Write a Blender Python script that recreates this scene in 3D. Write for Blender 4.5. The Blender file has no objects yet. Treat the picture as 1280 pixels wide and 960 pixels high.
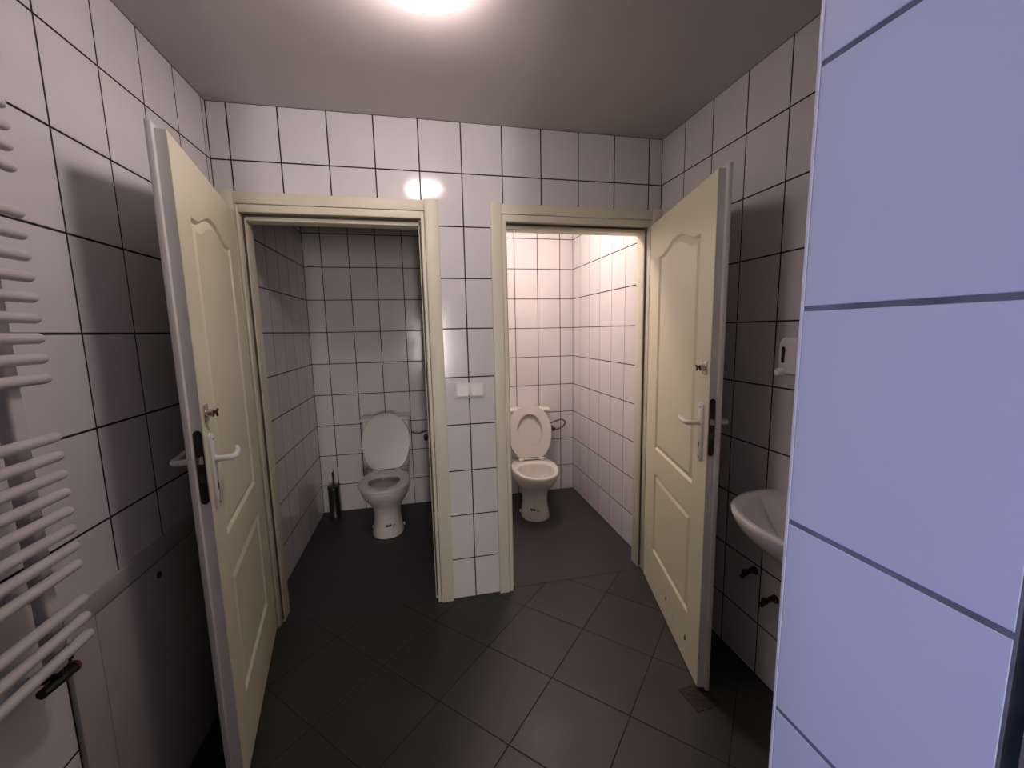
import bpy, bmesh, math, random
from mathutils import Vector, Matrix

random.seed(7)
SC = bpy.context.scene
COL = SC.collection
PI = math.pi

# ------------------------------------------------------------------ camera
cam_data = bpy.data.cameras.new('camera')
cam = bpy.data.objects.new('camera', cam_data)
COL.objects.link(cam)
cam_data.sensor_fit = 'HORIZONTAL'
cam_data.sensor_width = 36.0
cam_data.lens = 512.656 / 1280 * 36.0
cam_data.clip_start = 0.02
R = ((0.9766622, 0.2094649, 0.0474918),
     (-0.2138103, 0.9691829, 0.1223510),
     (-0.0204000, -0.1296498, 0.9913500))
cam.matrix_world = Matrix(((R[0][0], R[0][2], -R[0][1], -0.22873),
                           (R[1][0], R[1][2], -R[1][1], -2.12038),
                           (R[2][0], R[2][2], -R[2][1], 1.46595),
                           (0, 0, 0, 1)))
SC.camera = cam

# ------------------------------------------------------------------ light and exposure
SC.view_settings.view_transform = 'Standard'
SC.view_settings.look = 'None'
SC.view_settings.gamma = 1.0
SC.view_settings.exposure = 0.0
SC.view_settings.use_curve_mapping = False

world = bpy.data.worlds.new('world')
SC.world = world
world.use_nodes = True
bg = world.node_tree.nodes['Background']
bg.inputs['Color'].default_value = (0.35, 0.5, 0.9, 1)
bg.inputs['Strength'].default_value = 0.15

MAIN_LAMP = 46.0       # radiance of the frosted dome in the wash room
STALL_LAMP = 74.0      # radiance of the dome in the right cubicle
day = bpy.data.lights.new('window_daylight', 'AREA')
day.shape = 'RECTANGLE'
day.size = 0.6
day.size_y = 0.20
day.energy = 9.2
day.color = (0.40, 0.48, 1.0)
day_o = bpy.data.objects.new('window_daylight', day)
COL.objects.link(day_o)
day_o.location = (-1.14, -2.15, 1.27)
day_o.rotation_euler = (0, -PI / 2, 0)
hall = bpy.data.lights.new('hall_fill_light', 'AREA')  # unseen neutral fill, added to brighten the middle strip and left cubicle
hall.shape = 'RECTANGLE'
hall.size = 0.30
hall.size_y = 1.2
hall.energy = 64.0
hall.color = (1.0, 0.90, 0.88)
hall_o = bpy.data.objects.new('hall_fill_light', hall)
COL.objects.link(hall_o)
hall_o.location = (-0.03, -6.14, 1.18)
hall_o.rotation_euler = (PI / 2, 0, 0)


# ------------------------------------------------------------------ materials
def mat(name, color, rough=0.4, metal=0.0, vary=0.0, nscale=8.0, bump=0.0, bscale=60.0,
        rvary=0.0, perobj=0.0, emit=None, spec=0.5):
    m = bpy.data.materials.new(name)
    m.use_nodes = True
    nt = m.node_tree
    b = nt.nodes['Principled BSDF']
    b.inputs['Roughness'].default_value = rough
    b.inputs['Metallic'].default_value = metal
    b.inputs['Specular IOR Level'].default_value = spec
    tc = nt.nodes.new('ShaderNodeTexCoord')
    no = nt.nodes.new('ShaderNodeTexNoise')
    no.inputs['Scale'].default_value = nscale
    no.inputs['Detail'].default_value = 6
    nt.links.new(tc.outputs['Object'], no.inputs['Vector'])
    oi = nt.nodes.new('ShaderNodeObjectInfo')
    off = nt.nodes.new('ShaderNodeVectorMath')
    off.operation = 'MULTIPLY_ADD'
    cx = nt.nodes.new('ShaderNodeCombineXYZ')
    for i in range(3):
        nt.links.new(oi.outputs['Random'], cx.inputs[i])
    off.inputs[1].default_value = (37, 53, 71)
    nt.links.new(cx.outputs[0], off.inputs[0])
    nt.links.new(tc.outputs['Object'], off.inputs[2])
    nt.links.new(off.outputs[0], no.inputs['Vector'])
    mr = nt.nodes.new('ShaderNodeMapRange')
    mr.inputs['From Min'].default_value = 0.3
    mr.inputs['From Max'].default_value = 0.7
    mr.inputs['To Min'].default_value = 1 - vary
    mr.inputs['To Max'].default_value = 1 + vary
    nt.links.new(no.outputs['Fac'], mr.inputs['Value'])
    pr = nt.nodes.new('ShaderNodeMapRange')
    pr.inputs['To Min'].default_value = 1 - perobj
    pr.inputs['To Max'].default_value = 1 + perobj
    nt.links.new(oi.outputs['Random'], pr.inputs['Value'])
    mu = nt.nodes.new('ShaderNodeMath')
    mu.operation = 'MULTIPLY'
    nt.links.new(mr.outputs[0], mu.inputs[0])
    nt.links.new(pr.outputs[0], mu.inputs[1])
    sc = nt.nodes.new('ShaderNodeVectorMath')
    sc.operation = 'SCALE'
    sc.inputs[0].default_value = color
    nt.links.new(mu.outputs[0], sc.inputs['Scale'])
    nt.links.new(sc.outputs[0], b.inputs['Base Color'])
    if rvary:
        rr = nt.nodes.new('ShaderNodeMapRange')
        rr.inputs['From Min'].default_value = 0.3
        rr.inputs['From Max'].default_value = 0.7
        rr.inputs['To Min'].default_value = max(0, rough - rvary)
        rr.inputs['To Max'].default_value = rough + rvary
        nt.links.new(no.outputs['Fac'], rr.inputs['Value'])
        nt.links.new(rr.outputs[0], b.inputs['Roughness'])
    if bump:
        n2 = nt.nodes.new('ShaderNodeTexNoise')
        n2.inputs['Scale'].default_value = bscale
        n2.inputs['Detail'].default_value = 4
        nt.links.new(off.outputs[0], n2.inputs['Vector'])
        bp = nt.nodes.new('ShaderNodeBump')
        bp.inputs['Strength'].default_value = bump
        bp.inputs['Distance'].default_value = 0.002
        nt.links.new(n2.outputs['Fac'], bp.inputs['Height'])
        nt.links.new(bp.outputs[0], b.inputs['Normal'])
    if emit:
        b.inputs['Emission Color'].default_value = (*emit[0], 1)
        b.inputs['Emission Strength'].default_value = emit[1]
    return m


M = {}
M['tile'] = mat('white_glazed_tile', (0.72, 0.70, 0.71), 0.13, vary=0.02, nscale=9, bump=0.05, bscale=18, rvary=0.03, perobj=0.025)
M['tile_satin'] = mat('white_satin_tile', (0.72, 0.71, 0.74), 0.32, vary=0.015, nscale=5, bump=0.06, bscale=40, rvary=0.015, perobj=0.02)
M['grout'] = mat('dark_grout', (0.035, 0.03, 0.03), 0.9, vary=0.3, nscale=20, spec=0.1)
M['grout_grey'] = mat('grey_grout', (0.19, 0.19, 0.20), 0.9, vary=0.3, nscale=25, spec=0.1)
M['ceiling'] = mat('grey_ceiling_paint', (0.58, 0.535, 0.525), 0.6, vary=0.04, nscale=2.5, bump=0.05, bscale=90)
M['plaster'] = mat('white_plaster', (0.74, 0.73, 0.72), 0.7, vary=0.05)
M['hall_paint'] = mat('dark_low_bounce_paint', (0.17, 0.16, 0.155), 0.7, vary=0.05)  # kept dark so the unseen corridor walls bounce little light
M['floor_tile'] = mat('green_grey_floor_tile', (0.027, 0.031, 0.025), 0.45, vary=0.28, nscale=5, bump=0.1, bscale=120, rvary=0.08, perobj=0.10)
M['floor_grout'] = mat('black_floor_grout', (0.022, 0.022, 0.02), 0.9, vary=0.2, spec=0.1)
M['stall_floor'] = mat('blue_grey_cubicle_floor', (0.033, 0.033, 0.041), 0.55, vary=0.22, nscale=4, bump=0.08, bscale=110, rvary=0.08)
M['door'] = mat('cream_door_paint', (0.80, 0.765, 0.575), 0.38, vary=0.02, nscale=5, bump=0.05, bscale=45)
M['frame'] = mat('cream_frame_paint', (0.72, 0.685, 0.555), 0.42, vary=0.03, nscale=6, bump=0.05, bscale=60)
M['door_edge'] = mat('white_door_edge', (0.66, 0.65, 0.62), 0.42, vary=0.05, nscale=10, bump=0.1, bscale=90)
M['white_metal'] = mat('white_enamel', (0.80, 0.78, 0.74), 0.28, vary=0.02)
M['radiator'] = mat('white_radiator_enamel', (0.62, 0.59, 0.57), 0.42, vary=0.03, nscale=14, bump=0.1, bscale=160)
M['white_plastic'] = mat('white_plastic', (0.80, 0.78, 0.76), 0.3, vary=0.02)
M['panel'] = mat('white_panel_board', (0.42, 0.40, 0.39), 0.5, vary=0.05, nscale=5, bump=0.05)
M['ceramic'] = mat('white_ceramic', (0.74, 0.71, 0.67), 0.09, vary=0.01)
M['seat'] = mat('white_seat_plastic', (0.70, 0.67, 0.64), 0.25, vary=0.01)
M['black_metal'] = mat('dark_lock_metal', (0.02, 0.018, 0.017), 0.4, 0.3, vary=0.2)
M['chrome'] = mat('worn_chrome', (0.55, 0.52, 0.48), 0.22, 1.0, vary=0.1, nscale=30)
M['hose'] = mat('braided_hose', (0.16, 0.12, 0.11), 0.45, 0.6, vary=0.25, nscale=180)
M['brass'] = mat('tarnished_brass', (0.06, 0.035, 0.025), 0.45, 0.6, vary=0.3, nscale=40)
M['red'] = mat('red_cap_plastic', (0.18, 0.03, 0.025), 0.4, vary=0.1)
M['brush'] = mat('dark_steel', (0.10, 0.095, 0.09), 0.3, 0.9, vary=0.2, nscale=20)
M['black'] = mat('black_plastic', (0.012, 0.011, 0.011), 0.45, vary=0.1)
M['drain'] = mat('rusty_drain_metal', (0.040, 0.027, 0.022), 0.55, 0.4, vary=0.4, nscale=40)
M['scuff'] = mat('scuff_mark', (0.10, 0.085, 0.07), 0.7, vary=0.2, nscale=60)
M['chip'] = mat('pale_chipped_paint', (0.80, 0.72, 0.62), 0.6, vary=0.1)
M['grey_text'] = mat('grey_print', (0.32, 0.30, 0.29), 0.5)
M['strip_grey'] = mat('grey_strip', (0.20, 0.175, 0.155), 0.6, vary=0.1)
M['dome'] = mat('lit_frosted_glass', (0.9, 0.85, 0.83), 0.2, emit=((1.0, 0.83, 0.80), MAIN_LAMP))
M['dome_warm'] = mat('lit_frosted_glass_warm', (0.9, 0.85, 0.83), 0.2, emit=((1.0, 0.80, 0.72), STALL_LAMP))


def dome_glow_bias(m, strength, direction, lo, hi):
    """the bulb sits off-centre under the glass: the dome glows more on that side"""
    nt = m.node_tree
    tc = nt.nodes.new('ShaderNodeTexCoord')
    dp = nt.nodes.new('ShaderNodeVectorMath')
    dp.operation = 'DOT_PRODUCT'
    dp.inputs[1].default_value = direction
    nt.links.new(tc.outputs['Object'], dp.inputs[0])
    mr = nt.nodes.new('ShaderNodeMapRange')
    mr.interpolation_type = 'SMOOTHSTEP'
    mr.inputs['From Min'].default_value = -.16
    mr.inputs['From Max'].default_value = .16
    mr.inputs['To Min'].default_value = strength * lo
    mr.inputs['To Max'].default_value = strength * hi
    ad = nt.nodes.new('ShaderNodeMath')
    ad.operation = 'ADD'
    ad.inputs[1].default_value = .06 * direction[2]
    nt.links.new(dp.outputs['Value'], ad.inputs[0])
    nt.links.new(ad.outputs[0], mr.inputs['Value'])
    nt.links.new(mr.outputs[0], nt.nodes['Principled BSDF'].inputs['Emission Strength'])


dome_glow_bias(M['dome'], MAIN_LAMP, (-1, .8, 2.2), .14, 1.68)  # upward weight added so less light falls on the lower walls
M['glass'] = mat('window_glass', (0.8, 0.85, 0.9), 0.05)
M['water'] = mat('water', (0.25, 0.24, 0.23), 0.03)


# ------------------------------------------------------------------ helpers
def link(name, mesh, parent=None):
    o = bpy.data.objects.new(name, mesh)
    COL.objects.link(o)
    if parent is not None:
        o.parent = parent
    return o


def obj(name, bm, m, parent=None, smooth=False, angle=40):
    bmesh.ops.recalc_face_normals(bm, faces=bm.faces[:])
    me = bpy.data.meshes.new(name)
    bm.to_mesh(me)
    bm.free()
    me.materials.append(M[m])
    if smooth:
        me.polygons.foreach_set('use_smooth', [True] * len(me.polygons))
        try:
            me.set_sharp_from_angle(angle=math.radians(angle))
        except Exception:
            pass
    return link(name, me, parent)


def tag(o, label=None, cat=None, group=None, kind=None):
    if label: o['label'] = label
    if cat: o['category'] = cat
    if group: o['group'] = group
    if kind: o['kind'] = kind
    return o


def empty(name, loc, label=None, cat=None, group=None, kind=None, rotz=0):
    o = bpy.data.objects.new(name, None)
    o.empty_display_size = 0.1
    COL.objects.link(o)
    o.location = loc
    o.rotation_euler = (0, 0, rotz)
    return tag(o, label, cat, group, kind)


def box(bm, x0, x1, y0, y1, z0, z1, bev=0.0, seg=2):
    vs = [bm.verts.new((x, y, z)) for x in (x0, x1) for y in (y0, y1) for z in (z0, z1)]
    fs = []
    for q in ((0, 1, 3, 2), (4, 6, 7, 5), (0, 4, 5, 1), (2, 3, 7, 6), (0, 2, 6, 4), (1, 5, 7, 3)):
        fs.append(bm.faces.new([vs[i] for i in q]))
    if bev:
        es = list({e for f in fs for e in f.edges})
        bmesh.ops.bevel(bm, geom=es, offset=bev, segments=seg, profile=0.5, affect='EDGES')
    return bm


def B(*a, **k):
    return box(bmesh.new(), *a, **k)


def loft(bm, rings, cap0=True, cap1=True, closed=True):
    """rings: lists of equal length of points"""
    vr = [[bm.verts.new(p) for p in r] for r in rings]
    n = len(vr[0])
    for a, b in zip(vr[:-1], vr[1:]):
        for i in range(n if closed else n - 1):
            j = (i + 1) % n
            bm.faces.new((a[i], a[j], b[j], b[i]))
    if cap0: bm.faces.new(vr[0][::-1])
    if cap1: bm.faces.new(vr[-1])
    return bm


def tube(bm, pts, r, n=10, cap=True):
    pts = [Vector(p) for p in pts]
    rr = r if isinstance(r, (list, tuple)) else [r] * len(pts)
    rings = []
    t0 = (pts[1] - pts[0]).normalized()
    up = Vector((0, 0, 1)) if abs(t0.z) < 0.9 else Vector((1, 0, 0))
    u = t0.cross(up).normalized()
    for i, p in enumerate(pts):
        if i == 0: t = t0
        elif i == len(pts) - 1: t = (pts[i] - pts[i - 1]).normalized()
        else: t = ((pts[i + 1] - p).normalized() + (p - pts[i - 1]).normalized()).normalized()
        u = (u - t * u.dot(t)).normalized()
        v = t.cross(u)
        rings.append([p + (u * math.cos(2 * PI * k / n) + v * math.sin(2 * PI * k / n)) * rr[i] for k in range(n)])
    return loft(bm, rings, cap, cap)


def smooth_path(pts, sub=6):
    P = [Vector(p) for p in pts]
    out = []
    for i in range(len(P) - 1):
        p0 = P[max(i - 1, 0)]; p1 = P[i]; p2 = P[i + 1]; p3 = P[min(i + 2, len(P) - 1)]
        for k in range(sub):
            t = k / sub
            out.append(0.5 * ((2 * p1) + (p2 - p0) * t + (2 * p0 - 5 * p1 + 4 * p2 - p3) * t * t + (3 * p1 - p0 - 3 * p2 + p3) * t ** 3))
    out.append(P[-1])
    return out


def disc(bm, c, axis, r, d, n=20, bev=0.0):
    a = Vector(axis).normalized()
    c = Vector(c)
    if bev:
        tube(bm, [c, c + a * (d - bev), c + a * d], [r, r, r - bev], n)
    else:
        tube(bm, [c, c + a * d], r, n)
    return bm


# ------------------------------------------------------------------ tiles
PX, PZ, G = 0.2014, 0.25, 0.0058
TT = 0.003
GD = 0.0007      # depth of the joints
_cache = {}


def tile_mesh(poly, m, ch=0.0007):
    key = (m, tuple((round(a, 3), round(b, 3)) for a, b in poly))
    if key in _cache:
        return _cache[key]
    bm = bmesh.new()
    n = len(poly)
    # inner outline for the arris
    ins = []
    for i in range(n):
        p = Vector(poly[i]); a = Vector(poly[i - 1]); c = Vector(poly[(i + 1) % n])
        d1 = (p - a).normalized(); d2 = (c - p).normalized()
        n1 = Vector((-d1.y, d1.x)); n2 = Vector((-d2.y, d2.x))
        k = 1 + n1.dot(n2)
        ins.append(p + (n1 + n2) / max(k, 0.2) * ch)
    v0 = [bm.verts.new((p[0], p[1], -TT)) for p in poly]
    v1 = [bm.verts.new((p[0], p[1], -ch)) for p in poly]
    v2 = [bm.verts.new((p.x, p.y, 0)) for p in ins]
    for a, b in ((v0, v1), (v1, v2)):
        for i in range(n):
            j = (i + 1) % n
            bm.faces.new((a[i], a[j], b[j], b[i]))
    bm.faces.new(v2)
    me = bpy.data.meshes.new('tile')
    bm.to_mesh(me)
    bm.free()
    me.materials.append(M[m])
    _cache[key] = me
    return me


def put_tile(wall, poly, O, A, Bv, N, m, name='tile', tilt=0.0016):
    xs = [p[0] for p in poly]; ys = [p[1] for p in poly]
    cx, cy = (min(xs) + max(xs)) / 2, (min(ys) + max(ys)) / 2
    me = tile_mesh([(p[0] - cx, p[1] - cy) for p in poly], m)
    o = link(name, me, wall)
    c = O + A * cx + Bv * cy
    rot = Matrix((A, Bv, N)).transposed().to_4x4()
    t = Matrix.Rotation(random.uniform(-tilt, tilt), 4, 'X') @ Matrix.Rotation(random.uniform(-tilt, tilt), 4, 'Y')
    o.matrix_basis = Matrix.Translation(c) @ rot @ t
    return o


def cut(a0, a1, b0, b1, h):
    """rect minus hole -> list of polygons (ccw)"""
    ha0, ha1, hb0, hb1 = h
    if a1 <= ha0 or a0 >= ha1 or b1 <= hb0 or b0 >= hb1:
        return [[(a0, b0), (a1, b0), (a1, b1), (a0, b1)]]
    ia0, ia1, ib1 = max(a0, ha0), min(a1, ha1), min(b1, hb1)
    full_a = ia0 <= a0 and ia1 >= a1
    full_b = ib1 >= b1                      # holes always start below the tile
    if full_a and full_b: return []
    if full_a: return [[(a0, ib1), (a1, ib1), (a1, b1), (a0, b1)]]
    if full_b:
        r = []
        if ia0 > a0: r.append([(a0, b0), (ia0, b0), (ia0, b1), (a0, b1)])
        if ia1 < a1: r.append([(ia1, b0), (a1, b0), (a1, b1), (ia1, b1)])
        return r
    if ia0 <= a0: return [[(ia1, b0), (a1, b0), (a1, b1), (a0, b1), (a0, ib1), (ia1, ib1)]]
    return [[(a0, b0), (ia0, b0), (ia0, ib1), (a1, ib1), (a1, b1), (a0, b1)]]


def lines(lo, hi, start, pitch):
    k0 = math.floor((lo - start) / pitch)
    out = []
    k = k0
    while start + k * pitch < hi:
        a, b = max(start + k * pitch, lo), min(start + (k + 1) * pitch, hi)
        if b - a > 0.012:
            out.append((a + (G / 2 if a > lo else G * .4), b - (G / 2 if b < hi else G * .4)))
        k += 1
    return out


def tile_area(wall, O, A, N, alo, ahi, astart, blo, bhi, holes=(), m='tile', bstart=0.23, pitch=PX):
    O, A, N = Vector(O), Vector(A), Vector(N)
    Bv = Vector((0, 0, 1))
    for a0, a1 in lines(alo, ahi, astart, pitch):
        for b0, b1 in lines(blo, bhi, bstart, PZ):
            polys = [[(a0, b0), (a1, b0), (a1, b1), (a0, b1)]]
            for h in holes:
                if len(polys) == 1 and len(polys[0]) == 4:
                    p = polys[0]
                    polys = cut(p[0][0], p[2][0], p[0][1], p[2][1], h)
            for p in polys:
                xs = [q[0] for q in p]; ys = [q[1] for q in p]
                if max(xs) - min(xs) > 0.01 and max(ys) - min(ys) > 0.01:
                    put_tile(wall, p, O, A, Bv, N, m)


XL, XR, HC = -1.086, 1.084, 2.465
YB = 0.0           # face of the wall with the two doorways
TW = 0.10          # its thickness
YL, YR = 1.372, 1.350   # back walls of the two cubicles
LH = (-1.2, -0.14, -1, 2.085)   # doorway left
RH = (0.15, 1.2, -1, 2.085)     # doorway right

# ------------------------------------------------------------------ setting: shell
# floor of the wash room: slab plus diagonal tiles
bm = B(XL - .1, XR + .1, -6.4, 0.02, -0.05, -GD)
floor = tag(obj('floor', bm, 'floor_grout'), 'dark green-grey floor of diagonal square tiles in front of both doors', 'floor', kind='structure')


def clip(poly, f):
    out = []
    for i in range(len(poly)):
        p, q = poly[i - 1], poly[i]
        fp, fq = f(p), f(q)
        if (fp >= 0) != (fq >= 0):
            t = fp / (fp - fq)
            out.append((p[0] + (q[0] - p[0]) * t, p[1] + (q[1] - p[1]) * t))
        if fq >= 0:
            out.append(q)
    return out


def dedupe(p):
    r = []
    for q in p:
        if not r or (abs(q[0] - r[-1][0]) + abs(q[1] - r[-1][1])) > 0.004:
            r.append(q)
    if len(r) > 2 and (abs(r[0][0] - r[-1][0]) + abs(r[0][1] - r[-1][1])) < 0.004:
        r.pop()
    return r


h = 0.236
FG = 0.0022
for i in range(-14, 15):
    for j in range(-14, 15):
        if (i + j) % 2: continue
        cx, cy = 0.242 + h * i, -0.385 + h * j
        hh = h - FG
        poly = [(cx, cy - hh), (cx + hh, cy), (cx, cy + hh), (cx - hh, cy)]
        for f in (lambda p: p[0] - XL - .002, lambda p: XR - .002 - p[0], lambda p: p[1] + 2.6, lambda p: 0.018 - p[1]):
            poly = clip(poly, f) if poly else poly
        poly = dedupe(poly)
        if len(poly) >= 3:
            area = abs(sum(poly[k - 1][0] * poly[k][1] - poly[k][0] * poly[k - 1][1] for k in range(len(poly)))) / 2
            if area > 0.002:
                put_tile(floor, poly, Vector((0, 0, 0)), Vector((1, 0, 0)), Vector((0, 1, 0)), Vector((0, 0, 1)), 'floor_tile', tilt=0.0012)

fl = tag(obj('floor', B(XL - .1, 0, 0.02, YL + .1, -0.05, 0.0), 'stall_floor'), 'dark blue-grey floor of the unlit left cubicle', 'floor', kind='structure')
fr = tag(obj('floor', B(0, XR + .1, 0.02, YR + .12, -0.05, 0.0), 'stall_floor'), 'blue-grey floor of the lit right cubicle', 'floor', kind='structure')
tag(obj('ceiling', B(XL - .1, XR + .1, -6.4, YL + .2, HC, HC + .06), 'ceiling'), 'plain grey painted ceiling over the wash room', 'ceiling', kind='structure')

# wall with the doorways
bm = bmesh.new()
for x0, x1, z0, z1 in ((XL, -1.02, 0, 2.06), (-.186, .19, 0, 2.06), (1.04, XR, 0, 2.06), (XL, XR, 2.06, HC)):
    box(bm, x0, x1, GD, 0.05, z0, z1)
wb = tag(obj('wall_back', bm, 'grout'), 'white tiled wall with dark grout holding the two doorways', 'wall', kind='structure')
bm = bmesh.new()
for x0, x1, z0, z1 in ((XL, -1.02, 0, 2.06), (-.186, .19, 0, 2.06), (1.04, XR, 0, 2.06), (XL, XR, 2.06, HC)):
    box(bm, x0, x1, 0.05, TW, z0, z1)
obj('cubicle_side', bm, 'plaster', wb)
tile_area(wb, (0, 0, 0), (1, 0, 0), (0, -1, 0), XL, XR, 0.0, 0, HC, (LH, RH))

# left wall (wash room and left cubicle share its plane)
wl = tag(obj('wall_left', B(XL - .1, XL - GD, -1.80, YL + .1, 0, HC), 'grout'), 'white tiled left wall behind the towel radiator and the left door', 'wall', kind='structure')
tile_area(wl, (XL, 0, 0), (0, 1, 0), (1, 0, 0), -1.80, 0.0, -0.0332, 0, HC, holes=((-1.038, .01, -1, .765),))
tile_area(wl, (XL, 0, 0), (0, 1, 0), (1, 0, 0), TW, YL, YL - .0, 0, HC)

# right wall
wr = tag(obj('wall_right', B(XR + GD, XR + .1, -1.73, YR + .1, 0, HC), 'grout'), 'white tiled right wall behind the right door and washbasin', 'wall', kind='structure')
tile_area(wr, (XR, 0, 0), (0, -1, 0), (-1, 0, 0), 0.0, 1.73, 0.198, 0, HC)
tile_area(wr, (XR, 0, 0), (0, -1, 0), (-1, 0, 0), -YR, -TW, -0.197, 0, HC, pitch=0.1972)

# cubicle back walls and the partition between them
w = tag(obj('wall_rear', B(XL, -.05, YL + GD, YL + .1, 0, HC), 'grout'), 'dim white tiled wall behind the toilet in the left cubicle', 'wall', kind='structure')
tile_area(w, (0, YL, 0), (1, 0, 0), (0, -1, 0), XL, -.05, -.352, 0, HC)
w = tag(obj('wall_rear', B(.05, XR, YR + GD, YR + .1, 0, HC), 'grout'), 'brightly lit white tiled wall behind the toilet in the right cubicle', 'wall', kind='structure')
tile_area(w, (0, YR, 0), (1, 0, 0), (0, -1, 0), .05, XR, .965, 0, HC)
tag(obj('wall_partition', B(-.05, .05, TW, YL + .1, 0, HC), 'plaster'), 'partition wall between the two toilet cubicles', 'wall', kind='structure')

# entrance pillar at the right of the picture: its tiled reveal faces the camera's right
XF = 0.1896
wf = tag(obj('wall_front', B(XF + GD, XF + .03, -1.930, -1.7335, 0, HC), 'grout_grey'), 'big close-up white tiled wall end lit bluish at the right', 'wall', kind='structure')
tile_area(wf, (XF, 0, 0), (0, -1, 0), (-1, 0, 0), 1.7335, 1.7335 + .197, 1.7335, 0, HC, m='tile_satin', bstart=0.233, pitch=.197)
obj('room_side', B(XF + .0302, XR + .1, -1.930, -1.7335, 0, HC), 'plaster', wf)
bm = bmesh.new()
loft(bm, [[(XF - .0012 + .0062 * (1 - math.cos(t)), -1.7335 + .0045 * math.sin(t) - .0005, z) for t in [PI * .5 * k / 6 for k in range(7)]] + [(XF + .005, -1.7355, z), (XF - .0012, -1.7355, z)] for z in (0, HC)])
tag(obj('trim_1', bm, 'white_plastic', smooth=True), 'thin white corner bead along the edge of the bluish wall end', 'trim', kind='structure')
tag(obj('trim_2', B(XF + .001, XF + .12, -2.06, -1.937, 0, 2.1, bev=.006), 'strip_grey'), 'dark grey upright strip at the lower right edge of the picture', 'trim', kind='structure')  # plain grey upright slab next to the tiled reveal

# what closes the space behind the camera: entrance wall, corridor, daylight window and an added fill light
tag(obj('wall_front', B(XL, -.66, -1.95, -1.80, 0, HC), 'hall_paint'), 'plastered wall left of the entrance, behind the camera', 'wall', kind='structure')
tag(obj('wall_corridor', B(.85, .95, -6.3, -1.93, 0, HC), 'hall_paint'), 'corridor wall on the right behind the camera', 'wall', kind='structure')
bm = bmesh.new()
for y0, y1, z0, z1 in ((-6.3, -2.29, 0, HC), (-2.29, -2.01, 0, .90), (-2.29, -2.01, 1.64, HC)):
    box(bm, -1.2, XL, y0, y1, z0, z1)
box(bm, -1.2, XL, -2.01, -1.80, 0, HC)
tag(obj('wall_corridor', bm, 'hall_paint'), 'corridor wall with the narrow daylight window, behind the camera', 'wall', kind='structure')
bm = bmesh.new()
for y0, y1, z0, z1 in ((-2.29, -2.275, .90, 1.64), (-2.025, -2.01, .90, 1.64), (-2.275, -2.025, .90, .915), (-2.275, -2.025, 1.625, 1.64)):
    box(bm, -1.19, -1.15, y0, y1, z0, z1)
tag(obj('window_1', bm, 'white_plastic'), 'narrow corridor window frame letting in blue daylight behind the camera', 'window', kind='structure')
bm = bmesh.new()
for x0, x1, z0, z1 in ((XL, -.22, 0, HC), (.22, .95, 0, HC), (-.22, .22, 0, .56), (-.22, .22, 2.24, HC)):
    box(bm, x0, x1, -6.3, -6.18, z0, z1)
tag(obj('wall_corridor', bm, 'hall_paint'), 'end wall of the corridor with the opening for the added fill light, far behind the camera', 'wall', kind='structure')
bm = bmesh.new()
for x0, x1, z0, z1 in ((-.22, -.19, .56, 2.24), (.19, .22, .56, 2.24), (-.19, .19, .56, .59), (-.19, .19, 2.21, 2.24)):
    box(bm, x0, x1, -6.26, -6.2, z0, z1)
tag(obj('fill_frame', bm, 'white_plastic'), 'frame of the added fill light at the end of the corridor, far behind the camera', 'window', kind='structure')  # made-up frame around the hall fill, out of view


# ------------------------------------------------------------------ door frames
def door_frame(name, cl0, cl1, cr0, cr1, ol, orr, label):
    """cl0-cl1 left casing, cr0-cr1 right casing, ol/orr clear opening"""
    t = empty(name, ((ol + orr) / 2, 0, 0), label, 'door frame', kind='structure')
    ox = t.location.x

    def p(nm, x0, x1, y0, y1, z0, z1, bev=.003):
        obj(nm, B(x0 - ox, x1 - ox, y0, y1, z0, z1, bev=bev), 'frame', t, smooth=True)
    # flat casings nailed on the tiles
    p('casing', cl0, cl1, -.017, 0, 0, 2.102)
    p('casing', cr0, cr1, -.017, 0, 0, 2.102)
    p('casing', cl1, cr0, -.013, 0, 2.047, 2.096)
    # rebated lining: an outer step and a deeper stop
    a, b = cl1 + .002, cr0 - .002
    p('lining', a, ol - .012, -.010, .030, 0, 2.045, .002)
    p('lining', orr + .012, b, -.010, .030, 0, 2.045, .002)
    p('lining', ol - .012, orr + .012, -.010, .030, 2.012, 2.045, .002)
    p('door_stop', a, ol, .0305, TW + .012, 0, 2.045, .003)
    p('door_stop', orr, b, .0305, TW + .012, 0, 2.045, .003)
    p('door_stop', ol, orr, .0305, TW + .012, 1.985, 2.045, .003)
    # casing on the cubicle side
    p('inner_casing', cl0, ol - .01, TW + .0125, TW + .022, 0, 2.09, .002)
    p('inner_casing', orr + .01, cr1, TW + .0125, TW + .022, 0, 2.09, .002)
    # gasket in the rebate
    g = bmesh.new()
    box(g, ol - .011 - ox, ol - .004 - ox, .024, .0303, .02, 2.0)
    box(g, orr + .004 - ox, orr + .011 - ox, .024, .0303, .02, 2.0)
    box(g, ol - .004 - ox, orr + .004 - ox, .024, .0303, 2.002, 2.011)
    obj('gasket', g, 'scuff', t)
    return t


f1 = door_frame('trim_3', -1.075, -1.010, -.189, -.123, -.985, -.219, 'cream painted door frame around the dark left doorway')
f2 = door_frame('trim_4', .134, .190, 1.030, 1.0835, .224, 1.005, 'cream painted door frame around the lit right doorway')
obj('strike_plate', B(-.2205 - f1.location.x, -.2188 - f1.location.x, .045, .06, .98, 1.2), 'black_metal', f1)
obj('strike_plate', B(.2236 - f2.location.x, .2252 - f2.location.x, .045, .06, .98, 1.2), 'black_metal', f2)


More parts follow.
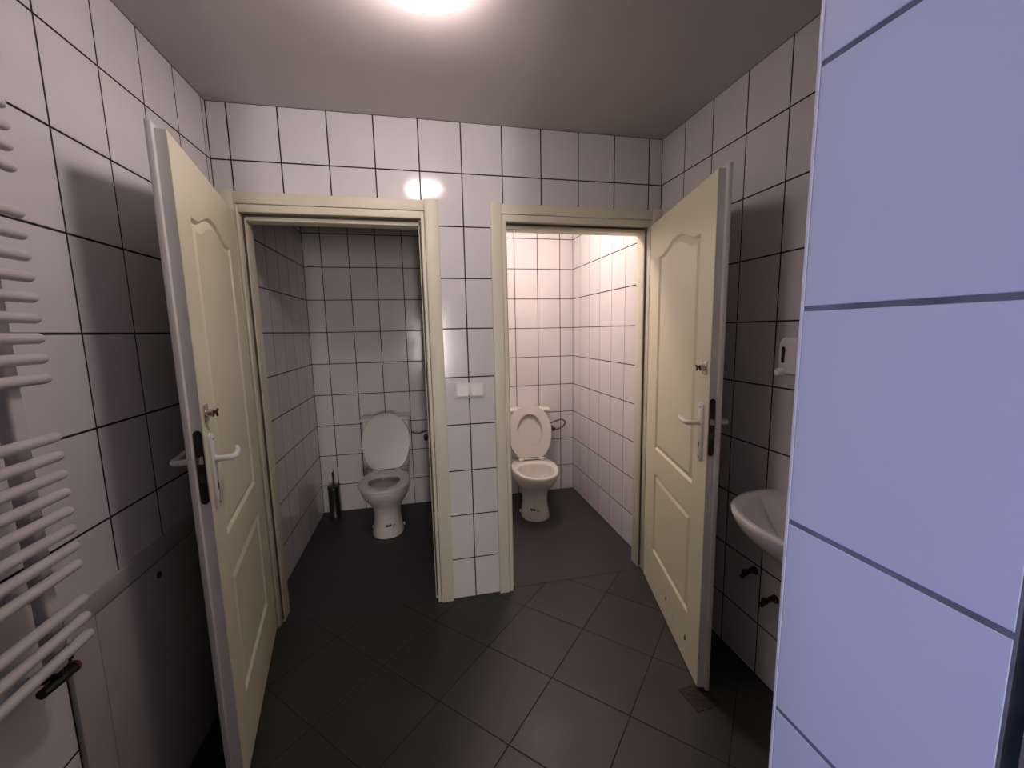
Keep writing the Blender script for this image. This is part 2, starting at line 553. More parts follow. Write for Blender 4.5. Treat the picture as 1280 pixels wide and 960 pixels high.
# ------------------------------------------------------------------ door leaves
def arch_z(s, side, s0=.18, s1=.69, lo=1.820, hi=1.868):
    """ogee top of the upper panel"""
    t = (s - s0) / (s1 - s0)
    t = 2 * abs(t - .5)
    k = 1 - max(0, min(1, (t - .08) / .78))
    k = k * k * (3 - 2 * k)
    return lo + (hi - lo) * k


def panel_rings(kind):
    """outline loops (outer, groove bottom, inner) of a panel in (s, z)"""
    s0, s1 = .18, .69
    out = []
    for off in (0, .010, .034):
        a, b = s0 + off, s1 - off
        if kind == 'upper':
            zb = .822 + off
            n = 24
            top = []
            for k in range(n + 1):
                s = b + (a - b) * k / n
                # follow the unshifted arch at the scaled place, lowered by the offset
                ss = s1 + (s0 - s1) * k / n
                top.append((s, arch_z(ss, 0) - off))
            lp = [(a, zb), (b, zb)] + top
        else:
            lp = [(a, .242 + off), (b, .242 + off), (b, .685 - off), (a, .685 - off)]
        out.append(lp)
    return out


def make_leaf(name, hinge, free, side, bolt_z, label, slots):
    """side=+1: visible face looks to +n, n = left normal of hinge->free turned to the room middle"""
    hx, hy = hinge
    d = Vector((free[0] - hx, free[1] - hy)).normalized()
    W = .820
    t = empty(name, (hx, hy, 0), label, 'door', kind='structure')
    # local frame: x along the leaf, y = out of the visible face, z up
    nrm = Vector((d.y, -d.x)) if side < 0 else Vector((-d.y, d.x))
    Mx = Matrix(((d.x, nrm.x, 0, hx), (d.y, nrm.y, 0, hy), (0, 0, 1, 0), (0, 0, 0, 1)))
    t.matrix_world = Matrix.Translation((hx, hy, 0)) @ Matrix.Rotation(math.atan2(d.y, d.x), 4, 'Z')
    sg = 1 if (Vector((-d.y, d.x)).dot(nrm) > 0) else -1    # y local sign of the visible face

    def P(s, out, z):
        return (s, sg * out, z)
    Z0, Z1 = .008, 2.006
    # body with moulded face
    bm = bmesh.new()
    S0 = .024
    up, lo = panel_rings('upper'), panel_rings('lower')
    dep = (0, -.009, -.001)

    def V(p, o=0.0): return bm.verts.new(P(p[0], o, p[1]))
    for rings in (up, lo):
        vr = [[V(p, dep[k]) for p in r] for k, r in enumerate(rings)]
        n = len(vr[0])
        for a, b in zip(vr[:-1], vr[1:]):
            for i in range(n):
                bm.faces.new((a[i], a[(i + 1) % n], b[(i + 1) % n], b[i]))
        bm.faces.new(vr[-1])
        rings.append(vr[0])
    # rails and stiles around the panels
    def quad(a, b, c, e): bm.faces.new([V(a), V(b), V(c), V(e)])
    quad((S0, Z0), (.18, Z0), (.18, Z1), (S0, Z1))
    quad((.69, Z0), (W, Z0), (W, Z1), (.69, Z1))
    quad((.18, Z0), (.69, Z0), (.69, .242), (.18, .242))
    quad((.18, .685), (.69, .685), (.69, .822), (.18, .822))
    top = up[0][2:]
    for a, b in zip(top[:-1], top[1:]):
        quad(b, a, (a[0], Z1), (b[0], Z1))
    # sides and back of the core
    c = bmesh.new()
    box(c, S0, W, *(sorted((sg * -.0005, sg * -.026))), Z0, Z1)
    me = bpy.data.meshes.new('tmp'); c.to_mesh(me); c.free()
    fbefore = len(bm.faces)
    bm.from_mesh(me)
    bpy.data.meshes.remove(me)
    # drop the face of the core that hides behind the moulded face
    bm.faces.ensure_lookup_table()
    kill = [f for f in bm.faces[fbefore:] if abs(f.calc_center_median().y - sg * -.0005) < 1e-5]
    bmesh.ops.delete(bm, geom=kill, context='FACES')
    obj('door_body', bm, 'door', t)
    # overlapping lip (the room side skin)
    e = bmesh.new()
    box(e, S0 - .012, W + .019, *(sorted((sg * -.0262, sg * -.041))), Z0, Z1 + .013, bev=.003)
    obj('door_lip', e, 'door_edge', t, smooth=True)
    e = bmesh.new()
    box(e, W + .0002, W + .0012, *(sorted((sg * -.001, sg * -.0255))), Z0, Z1)
    obj('edge_band', e, 'door_edge', t)
    # mortise lock in the free edge
    e = bmesh.new()
    w2 = .0105
    yc = sg * -.0135
    ring = []
    for k in range(9): ring.append((yc + w2 * math.cos(PI * k / 8), 1.2 - w2 + w2 * math.sin(PI * k / 8)))
    for k in range(9): ring.append((yc - w2 * math.cos(PI * k / 8), .98 + w2 - w2 * math.sin(PI * k / 8)))
    loft(e, [[(W + .0013, y, z) for y, z in ring], [(W + .0035, y, z) for y, z in ring]])
    lk = tag(obj('mortise_lock', e, 'black_metal', t), 'dark lock faceplate in the door edge')
    e = bmesh.new()
    v = [(W + .0036, yc - .007, 1.10), (W + .0036, yc + .007, 1.10), (W + .0036, yc + .007, 1.125), (W + .0036, yc - .007, 1.125)]
    v2 = [(W + .011, yc - .006 + (.006 if sg < 0 else 0), 1.102), (W + .011, yc + .006 - (.006 if sg > 0 else 0), 1.102), (W + .011, yc + .006 - (.006 if sg > 0 else 0), 1.123), (W + .011, yc - .006 + (.006 if sg < 0 else 0), 1.123)]
    loft(e, [v, v2])
    obj('latch', e, 'chrome', lk)
    obj('dead_bolt', B(W + .0036, W + .0046, yc - .006, yc + .006, 1.045, 1.07), 'brush', lk)
    # both sides: long white backplate and lever
    for k, (o0, dirn) in enumerate(((0, 1), (-.041, -1))):
        e = bmesh.new()
        pl = []
        sc_ = .766
        hw = .019
        for q in range(9): pl.append((sc_ + hw * math.cos(PI * q / 8), 1.178 - hw * .7 + hw * .7 * math.sin(PI * q / 8)))
        for q in range(9): pl.append((sc_ - hw * math.cos(PI * q / 8), .945 + hw * .7 - hw * .7 * math.sin(PI * q / 8)))
        y0, y1, y2 = sg * (o0 + dirn * .0005), sg * (o0 + dirn * .006), sg * (o0 + dirn * .009)
        loft(e, [[(a, y0, b) for a, b in pl], [(a, y1, b) for a, b in pl],
                 [(sc_ + (a - sc_) * .82, y2, 1.06 + (b - 1.06) * .97) for a, b in pl]])
        plate = obj('backplate', e, 'white_metal', t, smooth=True)
        e = bmesh.new()
        box(e, sc_ - .003, sc_ + .003, *sorted((y2 - sg * dirn * .0002, y2 + sg * dirn * .0012)), 1.003, 1.022)
        disc(e, (sc_, y2, 1.018), (0, sg * dirn, 0), .005, .0012, 12)
        for zz in (1.160, .962):
            disc(e, (sc_, y2 - sg * dirn * .0006, zz), (0, sg * dirn, 0), .0035, .0016, 10)
        obj('keyhole', e, 'black_metal', plate)
        e = bmesh.new()
        yo = lambda v: sg * (o0 + dirn * v)
        zc = 1.098
        pts = smooth_path([(sc_, yo(.008), zc), (sc_, yo(.03), zc), (sc_, yo(.046), zc), (sc_ - .012, yo(.056), zc), (sc_ - .045, yo(.057), zc + .001), (sc_ - .078, yo(.053), zc + .005), (sc_ - .092, yo(.047), zc + .010)], 4)
        n = len(pts)
        tube(e, pts, [.0095 if q < n * .5 else .0095 - .003 * (q / n - .5) * 2 for q in range(n)], 10)
        disc(e, (sc_, yo(.0085), zc), (0, sg * dirn, 0), .013, .006, 16, .002)
        obj('lever_handle', e, 'white_metal', plate, smooth=True)
    # small chrome bolt with a thumb turn above the handle
    e = bmesh.new()
    sc_ = .776
    ya, yb = sorted((sg * .0003, sg * .004))
    box(e, sc_ - .019, sc_ + .019, ya, yb, bolt_z - .026, bolt_z + .026, bev=.0015)
    bp = tag(obj('privacy_bolt', e, 'chrome', t, smooth=True), 'small chrome bolt with a turn knob')
    e = bmesh.new()
    disc(e, (sc_ + .004, sg * .0038, bolt_z), (0, sg, 0), .012, .018, 16, .002)
    obj('turn_knob', e, 'chrome', bp, smooth=True)
    e = bmesh.new()
    tube(e, [(sc_ + .004, sg * .0212, bolt_z + .002), (sc_ - .006, sg * .026, bolt_z + .004), (sc_ - .018, sg * .028, bolt_z + .008)], [.005, .0045, .003], 8)
    tube(e, [(sc_ - .006, sg * .026, bolt_z + .004), (sc_ - .010, sg * .027, bolt_z - .012)], [.004, .003], 8)
    obj('turn_lever', e, 'brass', bp, smooth=True)
    # hinges
    for zz in (.25, 1.0, 1.86):
        e = bmesh.new()
        tube(e, [(S0 - .014, sg * -.030, zz - .035), (S0 - .014, sg * -.030, zz + .035)], .0055, 10)
        tube(e, [(S0 - .014, sg * -.030, zz + .035), (S0 - .014, sg * -.030, zz + .042)], [.0055, .002], 10)
        obj('hinge', e, 'white_metal', t, smooth=True)
    # knocks near the bottom rail
    for (s, z, w_, h_, mm, nm) in slots:
        e = bmesh.new()
        pl = []
        for q in range(14):
            a = 2 * PI * q / 14
            r = 1 + .25 * math.sin(3 * a + s * 40)
            pl.append((s + w_ * r * math.cos(a) + h_ * .25 * math.sin(a), z + h_ * r * math.sin(a)))
        loft(e, [[P(a, .0002, b) for a, b in pl], [P(a, .0009, b) for a, b in pl]])
        obj(nm, e, mm, t)
    return t


make_leaf('door_1', (-1.0135, .0), (-.8545, -.8134), 1, 1.241,
          'cream panelled left door standing open in front of the left wall', [])
make_leaf('door_2', (1.010, -.018), (.799, -.8122), -1, 1.312,
          'cream panelled right door standing open beside the washbasin',
          [(.395, .135, .012, .012, 'frame', 'paint_chip'), (.425, .122, .006, .016, 'scuff', 'paint_chip'),
           (.530, .098, .014, .012, 'chip', 'paint_chip'), (.680, .114, .008, .016, 'scuff', 'paint_chip')])


# ------------------------------------------------------------------ toilets
def egg(cx, hw, yf, yb, z, n=40, p=2.2, cutb=None):
    """egg outline; front at yf (negative), back at yb"""
    if cutb is not None:                       # seat shapes: rounder front, narrower straight-cut hinge end
        yc = yf + (cutb - yf) * .50
        pts = []
        for k in range(n):
            a = 2 * PI * k / n
            c, s_ = math.cos(a), math.sin(a)
            if s_ > 0:
                y = yc + (yb - yc) * s_
                pts.append((cx + hw * math.copysign(abs(c) ** .95, c), min(y, cutb), z))
            else:
                pts.append((cx + hw * math.copysign(abs(c) ** .95, c), yc + (yc - yf) * s_, z))
        return pts
    yc = yf + (yb - yf) * .58
    out = []
    for k in range(n):
        a = 2 * PI * k / n
        c, s = math.cos(a), math.sin(a)
        x = hw * math.copysign(abs(c) ** (2 / p), c)
        y = math.copysign(abs(s) ** (2 / p), s)
        y = yc + y * ((yb - yc) if s > 0 else (yc - yf))
        out.append((cx + x, y, z))
    return out


def make_toilet(name, loc, rotz, label, seat_up, mk, cw=.365):
    t = empty(name, loc, label, 'toilet', group='toilets in the cubicles', rotz=rotz)
    # pan: one continuous glazed body, outside then over the rim and down inside
    bm = bmesh.new()
    o = [(0, .112, -.580, -.33), (.012, .114, -.583, -.325), (.05, .106, -.578, -.32), (.10, .099, -.572, -.315),
         (.16, .097, -.570, -.30), (.205, .106, -.578, -.28), (.24, .125, -.600, -.26), (.275, .148, -.640, -.24),
         (.31, .166, -.682, -.225), (.345, .176, -.712, -.215), (.375, .180, -.728, -.21), (.392, .180, -.732, -.21),
         (.398, .176, -.728, -.214)]
    rings = [egg(0, hw, yf, yb, z) for z, hw, yf, yb in o]
    i_ = [(.399, .150, -.704, -.345), (.396, .139, -.692, -.355), (.38, .134, -.686, -.36), (.345, .130, -.678, -.365),
          (.31, .118, -.66, -.375), (.27, .095, -.62, -.39), (.24, .07, -.58, -.40), (.21, .05, -.54, -.42)]
    rings += [egg(0, hw, yf, yb, z) for z, hw, yf, yb in i_]
    loft(bm, rings)
    pan = obj('pan', bm, 'ceramic', t, smooth=True, angle=60)
    bm = bmesh.new()
    loft(bm, [egg(0, .088, -.61, -.38, .262), egg(0, .086, -.608, -.382, .263)], True, True)
    obj('water', bm, 'water', t)
    # deck joining pan and cistern, and the outlet neck down the back
    bm = bmesh.new()
    loft(bm, [[(x * k, y, z) for x, y in ((-.125, -.33), (.125, -.33), (.16, -.20), (.165, -.012), (-.165, -.012), (-.16, -.20))]
              for z, k in ((.30, .72), (.335, .92), (.385, 1.0), (.394, .98))])
    loft(bm, [[(-.065, -.36, z), (.065, -.36, z), (.065, -.05, z), (-.065, -.05, z)] for z in (.06, .30)])
    obj('deck', bm, 'ceramic', t, smooth=True)
    # cistern with lid
    bm = bmesh.new()
    hw = cw / 2
    rings = []
    for z, k in ((.396, .80), (.41, .86), (.46, .91), (.60, .97), (.775, 1.0)):
        r = []
        for (sx, sy) in ((-1, -1), (1, -1), (1, 1), (-1, 1)):
            for q in range(6):
                a = {(-1, -1): PI, (1, -1): 1.5 * PI, (1, 1): 0, (-1, 1): .5 * PI}[(sx, sy)] + q / 5 * PI / 2
                rad = .028
                r.append((sx * (hw * k - rad) + rad * math.cos(a), -.092 + sy * (.082 * (.9 + .1 * k) - rad) + rad * math.sin(a), z))
        rings.append(r)
    loft(bm, rings)
    obj('cistern', bm, 'ceramic', t, smooth=True)
    bm = B(-hw - .008, hw + .008, -.184, -.006, .776, .806, bev=.010, seg=3)
    cl = obj('cistern_lid', bm, 'ceramic', t, smooth=True)
    bm = bmesh.new()
    disc(bm, (hw - .035, -.178, .730), (0, -1, 0), .014, .012, 16, .003)
    tube(bm, [(hw - .035, -.192, .730), (hw - .06, -.197, .727), (hw - .085, -.196, .722)], [.008, .007, .006], 8)
    obj('flush_lever', bm, 'white_plastic', t, smooth=True)
    # seat ring
    zs = .4005
    th = .018

    def ring_mesh():
        b = bmesh.new()
        out0 = egg(0, .181, -.742, -.275, 0, cutb=-.312)
        in0 = egg(0, .108, -.668, -.405, 0, p=2.0)
        def lv(f, z): return [(x, y, z) for x, y, _ in f]
        out1 = egg(0, .175, -.736, -.281, 0, cutb=-.316)
        in1 = egg(0, .114, -.675, -.398, 0, p=2.0)
        prof = [lv(out0, .002), lv(out0, th * .6), lv(out1, th), lv(in1, th), lv(in0, th * .6), lv(in0, .002)]
        loft(b, prof + [prof[0]], False, False)
        bmesh.ops.remove_doubles(b, verts=b.verts[:], dist=1e-5)
        return b

    def lid_mesh():
        b = bmesh.new()
        def o(k, z): return [(x * k, -.52 + (y + .52) * k, z) for x, y, _ in egg(0, .181, -.745, -.270, 0, cutb=-.308)]
        loft(b, [o(.985, 0), o(1, .004), o(1, .012), o(.96, .018), o(.80, .020)])
        return b
    hy, hz = -.300, .414
    if seat_up:
        for nm, mf, ang, z0 in (('toilet_lid', lid_mesh, 104, .022), ('toilet_seat', ring_mesh, 102.5, 0.0)):
            b = mf()
            for v in b.verts:
                v.co.z += z0
                y, z = v.co.y - hy, v.co.z - .003
                a = math.radians(-ang)
                v.co.y = hy + y * math.cos(a) - z * math.sin(a)
                v.co.z = hz + y * math.sin(a) + z * math.cos(a)
            obj(nm, b, 'seat', t, smooth=True, angle=50)
    else:
        b = ring_mesh()
        for v in b.verts: v.co.z += zs
        obj('toilet_seat', b, 'seat', t, smooth=True, angle=50)
        b = lid_mesh()
        for v in b.verts:
            v.co.z += .020
            y, z = v.co.y - hy, v.co.z - .003
            a = math.radians(-103)
            v.co.y = hy + y * math.cos(a) - z * math.sin(a)
            v.co.z = hz + y * math.sin(a) + z * math.cos(a)
        obj('toilet_lid', b, 'seat', t, smooth=True, angle=50)
    bm = bmesh.new()
    for s in (-1, 1):
        tube(bm, [(s * .062, hy, .413), (s * .105, hy, .413)], .011, 12)
        disc(bm, (s * .085, hy, .395), (0, 0, 1), .012, .012, 12)
    tube(bm, [(-.06, hy, .413), (.06, hy, .413)], .005, 8)
    obj('seat_hinge', bm, 'white_plastic', t, smooth=True)
    # maker's mark on the foot: a dark printed patch with faint grey print beside it
    bm = bmesh.new()
    def patch(x0, x1, z0, z1, wob):
        def yy(x, z=.088):
            k = max(0, 1 - (abs(x) / .1005) ** 2.2)
            return -.426 - (.1475 - .06 * (z - .09)) * k ** (1 / 2.2)
        up_ = [(x0 + (x1 - x0) * q / 8) for q in range(9)]
        top_ = [(x, yy(x) - .002, z1 + wob * math.sin(q * 2.1) * .004) for q, x in enumerate(up_)]
        bot_ = [(x, yy(x) - .002, z0 + wob * math.cos(q * 1.7) * .003) for q, x in enumerate(up_)]
        r0 = bot_ + top_[::-1]
        bv = [bm.verts.new((x, y + .003, z)) for x, y, z in r0]
        fv = [bm.verts.new((x, y + .0004, z)) for x, y, z in r0]
        n = len(r0)
        for q in range(n):
            bm.faces.new((bv[q], bv[(q + 1) % n], fv[(q + 1) % n], fv[q]))
        for q in range(8):
            bm.faces.new((fv[q], fv[q + 1], fv[n - 2 - q], fv[n - 1 - q]))
    patch(mk - .022, mk + .016, .086, .101, 1)
    obj('maker_mark', bm, 'black', t)
    bm = bmesh.new()
    patch(mk + .022, mk + .042, .087, .094, .3)
    patch(mk + .020, mk + .044, .076, .082, .3)
    obj('mark_print', bm, 'grey_text', t)
    # floor bolt cap
    bm = bmesh.new()
    bm.free()
    for s in (-1, 1):
        bm = bmesh.new()
        disc(bm, (s * .108, -.40, .020), (s, 0, 0), .012, .010, 12, .003)
        obj('bolt_cap', bm, 'white_plastic', t, smooth=True)
    return t


make_toilet('toilet', (-.540, YL - .004, 0), 0.0, 'white toilet in the dark left cubicle with seat down and lid up', False, .018)
make_toilet('toilet', (.632, YR - .006, 0), -math.radians(5), 'white toilet in the lit right cubicle with seat and lid raised', True, -.034)


def water_feed(name, start, pts, valve, label):
    t = empty(name, valve, label, 'water hose', group='cistern hoses')
    v = Vector(valve)
    bm = bmesh.new()
    tube(bm, smooth_path([Vector(p) - v for p in pts], 8), .0065, 10)
    obj('hose', bm, 'hose', t, smooth=True)
    bm = bmesh.new()
    disc(bm, (0, .0295, 0), (0, -1, 0), .022, .006, 16, .002)
    tube(bm, [(0, .028, 0), (0, -.030, 0)], .010, 12)
    tube(bm, [(0, -.010, 0), (.030, -.012, .006)], .008, 10)
    obj('valve_body', bm, 'chrome', t, smooth=True)
    bm = bmesh.new()
    disc(bm, (0, -.030, 0), (0, -1, 0), .018, .018, 12, .004)
    obj('valve_knob', bm, 'brass', t, smooth=True)
    return t


water_feed('water_hose', None, [(.836, 1.262, .660), (.85, 1.262, .655), (.90, 1.27, .668), (.95, 1.28, .672), (.985, 1.29, .650), (.978, 1.30, .612), (.94, 1.305, .588), (.905, 1.308, .578)], (.875, YR - .030, .590), 'looped flexible water hose at the wall valve in the lit right cubicle')
water_feed('water_hose', None, [(-.352, 1.28, .655), (-.32, 1.285, .640), (-.28, 1.29, .636), (-.23, 1.30, .652), (-.19, 1.31, .640), (-.19, 1.32, .600), (-.21, 1.33, .585)], (-.235, YL - .030, .585), 'flexible water hose beside the toilet in the dark left cubicle')

# toilet brush
t = empty('toilet_brush', (-.975, 1.262, 0), 'dark metal toilet brush in a holder in the left cubicle corner', 'toilet brush')
bm = bmesh.new()
loft(bm, [[(r * math.cos(2 * PI * k / 24), r * math.sin(2 * PI * k / 24), z) for k in range(24)] for z, r in ((0, .045), (.008, .047), (.02, .043), (.23, .043), (.245, .046), (.25, .044), (.25, .038), (.03, .036))])
obj('holder', bm, 'brush', t, smooth=True)
bm = bmesh.new()
disc(bm, (0, 0, .251), (0, 0, 1), .045, .010, 24, .004)
obj('lid', bm, 'black', t, smooth=True)
bm = bmesh.new()
tube(bm, [(0, 0, .262), (0, .004, .33), (0, .006, .36), (0, .006, .375)], [.006, .006, .009, .007], 10)
obj('handle', bm, 'black', t, smooth=True)

# ------------------------------------------------------------------ light switch
t = empty('light_switch', (0.004, 0, 1.161), 'white double light switch on the tiles between the doors', 'light switch')
obj('back_plate', B(-.077, .077, -.008, 0, -.039, .039, bev=.003), 'white_plastic', t, smooth=True)
for x0, x1 in ((-.071, -.004), (.004, .071)):
    fr_ = bmesh.new()
    box(fr_, x0, x1, -.0105, -.0082, -.033, .033, bev=.001)
    f = obj('frame', fr_, 'white_plastic', t, smooth=True)
    mid = (x0 + x1) / 2
    for a, b in ((x0 + .006, mid - .0008), (mid + .0008, x1 - .006)):
        k = bmesh.new()
        loft(k, [[(a, -.0107, z), (b, -.0107, z), (b, y, z), (a, y, z)] for z, y in ((-.027, -.0165), (0, -.0135), (.027, -.0125))])
        obj('rocker', k, 'white_plastic', f)
e = bmesh.new()
disc(e, (-.006, -.0092, -.029), (0, -1, 0), .0035, .002, 10)
obj('indicator', e, 'black', t)

# ------------------------------------------------------------------ ceiling lamps
def ceiling_lamp(x, y, dome, label):
    t = empty('ceiling_lamp', (x, y, HC), label, 'ceiling lamp', group='round ceiling lamps')
    bm = bmesh.new()
    loft(bm, [[(r * math.cos(2 * PI * k / 48), r * math.sin(2 * PI * k / 48), z) for k in range(48)] for z, r in ((0, .112), (-.006, .126), (-.026, .128), (-.031, .124), (-.032, .112))])
    obj('base', bm, 'white_metal', t, smooth=True)
    bm = bmesh.new()
    rings = []
    n = 96
    for q in range(13):
        a = q / 12 * PI / 2
        r = .1235 * math.cos(a) ** .8 if q < 12 else .004
        z = -.0325 - .064 * math.sin(a)
        rings.append([(r * (1 + (.012 if k % 2 else -.008)) * math.cos(2 * PI * k / n), r * (1 + (.012 if k % 2 else -.008)) * math.sin(2 * PI * k / n), z) for k in range(n)])
    loft(bm, rings)
    tag(obj('glass_dome', bm, dome, t), 'glowing ribbed glass dome')
    bm = bmesh.new()
    disc(bm, (0, 0, -.0966), (0, 0, -1), .009, .008, 14, .003)
    obj('finial', bm, 'white_metal', t, smooth=True)
    return t


ceiling_lamp(-.158, -.872, 'dome', 'glowing ribbed glass ceiling lamp at the top of the picture')
ceiling_lamp(.50, .58, 'dome_warm', 'ceiling lamp lighting the right cubicle, hidden above its doorway')

# ------------------------------------------------------------------ towel radiator
t = empty('towel_radiator', (XL, -1.335, 0), 'white towel radiator with round bars on the left wall', 'radiator')
zb = [1.92, 1.88, 1.842, 1.803] + [1.717 - .0413 * k for k in range(9)] + [1.261 - .0413 * k for k in range(8)] + [.888, .846, .803]
me0 = None
for z in zb:
    if me0 is None:
        e = bmesh.new()
        r = .0115
        L0, L1 = .262, -.262
        pts = [(0, L0, 0), (0, L0 - .003, 0), (0, L0 - .008, 0), (0, L0 - .014, 0), (0, L1 + .014, 0), (0, L1 + .008, 0), (0, L1 + .003, 0), (0, L1, 0)]
        tube(e, pts, [.004, .0085, .0108, r, r, .0108, .0085, .004], 14)
        o = obj('bar', e, 'radiator', t, smooth=True, angle=60)
        me0 = o.data
    else:
        o = link('bar', me0, t)
    o.location = (.086, 0, z)
for s in (1, -1):
    e = bmesh.new()
    box(e, .046, .0735, s * .2 - .016, s * .2 + .016, .765, 1.955, bev=.006, seg=3)
    obj('collector', e, 'radiator', t, smooth=True)
    for zz in (.93, 1.765):
        e = bmesh.new()
        disc(e, (.0005, s * .2, zz), (1, 0, 0), .018, .010, 16, .002)
        tube(e, [(.008, s * .2, zz), (.047, s * .2, zz)], .008, 10)
        obj('wall_bracket', e, 'radiator', t, smooth=True)
e = bmesh.new()
tube(e, [(.058, .200, .764), (.058, .200, .735)], .011, 12)
tube(e, [(.058, .160, .742), (.060, .215, .740), (.060, .236, .738)], [.010, .013, .011], 12)
tube(e, [(.058, .205, .742), (.004, .205, .742)], .010, 10)
tube(e, [(.060, .212, .742), (.060, .224, .770)], [.008, .010], 10)
disc(e, (.060, .224, .768), (0, .4, .9), .012, .010, 10, .003)
va = tag(obj('valve', e, 'black_metal', t, smooth=True), 'dark valve under the lowest bar')
e = bmesh.new()
tube(e, [(.060, .2365, .738), (.060, .243, .738), (.060, .248, .738)], [.013, .013, .009], 14)
tag(obj('valve_cap', e, 'red', va, smooth=True), 'dull red valve cap')

# ------------------------------------------------------------------ access panel low on the left wall
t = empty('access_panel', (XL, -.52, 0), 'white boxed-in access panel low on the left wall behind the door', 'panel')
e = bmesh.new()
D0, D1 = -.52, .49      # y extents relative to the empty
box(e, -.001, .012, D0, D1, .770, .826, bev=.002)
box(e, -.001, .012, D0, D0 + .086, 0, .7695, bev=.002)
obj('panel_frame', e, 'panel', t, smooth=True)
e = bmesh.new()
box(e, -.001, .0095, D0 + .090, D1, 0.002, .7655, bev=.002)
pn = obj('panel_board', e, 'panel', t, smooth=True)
e = bmesh.new()
disc(e, (.0096, -.178, .722), (1, 0, 0), .011, .002, 14)
obj('finger_hole', e, 'black', pn)

# ------------------------------------------------------------------ washbasin
t = empty('washbasin', (XR, -1.115, 0), 'white wall-hung washbasin half hidden behind the bluish wall end', 'washbasin')
def dsh(k, z, dep, hw, n=33, x0=0.0):
    """D outline from the wall: half superellipse"""
    out = []
    for q in range(n):
        a = -PI / 2 + PI * q / (n - 1)
        c, s = math.cos(a), math.sin(a)
        out.append((x0 - dep * abs(c) ** (2 / 2.5), hw * math.copysign(abs(s) ** (2 / 2.5), s), z))
    return out
bm = bmesh.new()
rings = [dsh(1, .665, .12, .10), dsh(1, .69, .19, .17), dsh(1, .73, .255, .235), dsh(1, .775, .295, .275), dsh(1, .81, .312, .290), dsh(1, .826, .315, .293), dsh(1, .832, .311, .289),
         dsh(1, .831, .296, .272)]
inn = []
for z, d, w_ in ((.822, .280, .255), (.79, .262, .235), (.75, .235, .205), (.715, .19, .15), (.705, .12, .05)):
    r = dsh(1, z, d, w_)
    inn.append([(min(x, -.085 if z > .72 else -.10), y, z2) for x, y, z2 in r])
loft(bm, rings + inn)
obj('basin', bm, 'ceramic', t, smooth=True, angle=60)
e = bmesh.new()
tube(e, [(-.045, 0, .833), (-.045, 0, .90), (-.05, 0, .915)], [.022, .02, .02], 14)
tube(e, smooth_path([(-.045, 0, .885), (-.09, 0, .90), (-.14, 0, .895), (-.15, 0, .875)], 5), .011, 10)
tube(e, [(-.05, 0, .915), (-.02, 0, .955)], [.010, .007], 8)
obj('tap', e, 'chrome', t, smooth=True)
e = bmesh.new()
tube(e, smooth_path([(-.15, 0, .70), (-.15, 0, .56), (-.14, 0, .50), (-.09, 0, .48), (-.07, 0, .52), (-.05, 0, .54), (-.004, 0, .54)], 4), .018, 12)
obj('waste_trap', e, 'white_plastic', t, smooth=True)


def stop_valve(y, z, label):
    t = empty('stop_valve', (XR, y, z), label, 'valve', group='stop valves under the washbasin')
    e = bmesh.new()
    disc(e, (-.0005, 0, 0), (-1, 0, 0), .017, .005, 16, .002)
    tube(e, [(-.004, 0, 0), (-.046, 0, 0)], .009, 12)
    tube(e, [(-.034, 0, -.002), (-.036, .020, -.026), (-.036, .030, -.040)], [.008, .008, .010], 12)
    tube(e, [(-.034, 0, .002), (-.036, -.016, .020)], [.008, .009], 10)
    obj('valve_body', e, 'brass', t, smooth=True)
    e = bmesh.new()
    disc(e, (-.046, 0, 0), (-1, 0, 0), .014, .012, 8, .003)
    obj('valve_knob', e, 'brass', t, smooth=True)


stop_valve(-.775, .452, 'dark stop valve on the right wall under the washbasin, nearer the door')
stop_valve(-.880, .395, 'dark stop valve under the washbasin, beside the bluish wall end')

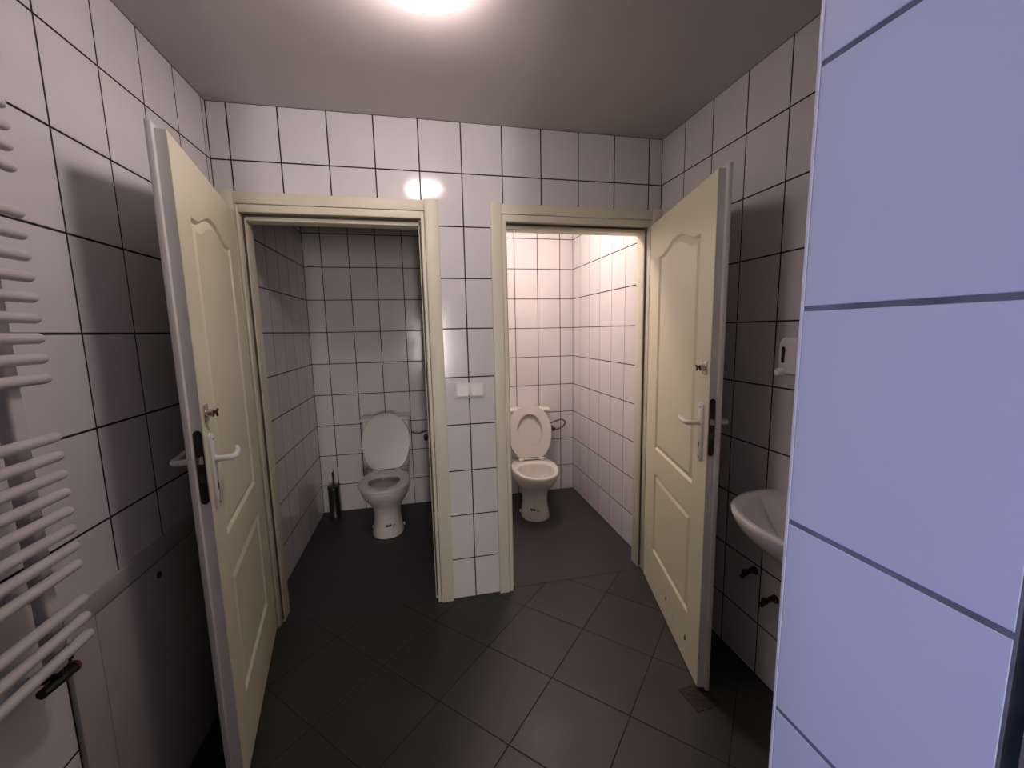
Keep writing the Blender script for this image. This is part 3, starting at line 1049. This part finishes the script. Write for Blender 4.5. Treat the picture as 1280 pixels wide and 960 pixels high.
# ------------------------------------------------------------------ soap dispenser
t = empty('soap_dispenser', (XR, -.945, 1.35), 'white soap dispenser with dark level window on the right wall', 'soap dispenser')
bm = bmesh.new()
rings = []
for z, d in ((-.060, .070), (-.052, .080), (.0, .084), (.050, .082), (.066, .074), (.072, .062)):
    rings.append([(-.0005, -.048, z), (-d + .014, -.048, z), (-d + .004, -.044, z), (-d, -.034, z), (-d, .034, z), (-d + .004, .044, z), (-d + .014, .048, z), (-.0005, .048, z)])
loft(bm, rings)
hs = obj('housing', bm, 'white_plastic', t, smooth=True)
e = bmesh.new()
pl = [( .022 + .0065 * math.cos(2 * PI * k / 16), (.022 if math.sin(2 * PI * k / 16) >= 0 else -.022) + .0065 * math.sin(2 * PI * k / 16) + .012) for k in range(16)]
loft(e, [[(-.0835, y, z) for y, z in pl], [(-.0853, y, z) for y, z in pl]])
tag(obj('level_window', e, 'black', t), 'dark slot-shaped level window')
e = bmesh.new()
tube(e, [(-.070, .030, -.048), (-.092, .030, -.050), (-.100, .030, -.050)], [.015, .015, .010], 16)
obj('push_button', e, 'white_plastic', t, smooth=True)

# ------------------------------------------------------------------ floor drain
t = empty('floor_drain', (.785, -.845, 0), 'small square rusty floor drain under the corner of the right door', 'floor drain', rotz=math.radians(6))
e = bmesh.new()
for x0, x1, y0, y1 in ((-.055, .055, -.055, -.047), (-.055, .055, .047, .055), (-.055, -.047, -.047, .047), (.047, .055, -.047, .047)):
    box(e, x0, x1, y0, y1, .0002, .0022)
obj('drain_frame', e, 'drain', t)
obj('drain_well', B(-.0468, .0468, -.0468, .0468, .0002, .0008), 'black', t)
e = bmesh.new()
for k in range(10):
    a0 = 2 * PI * k / 10
    pts = []
    for da, r in ((-.20, .016), (-.20, .046), (.14, .046), (.10, .016)):
        pts.append((r * math.cos(a0 + da), r * math.sin(a0 + da)))
    loft(e, [[(x, y, .0009) for x, y in pts], [(x, y, .0024) for x, y in pts]])
disc(e, (0, 0, .0009), (0, 0, 1), .017, .0015, 16)
obj('grate', e, 'drain', t)
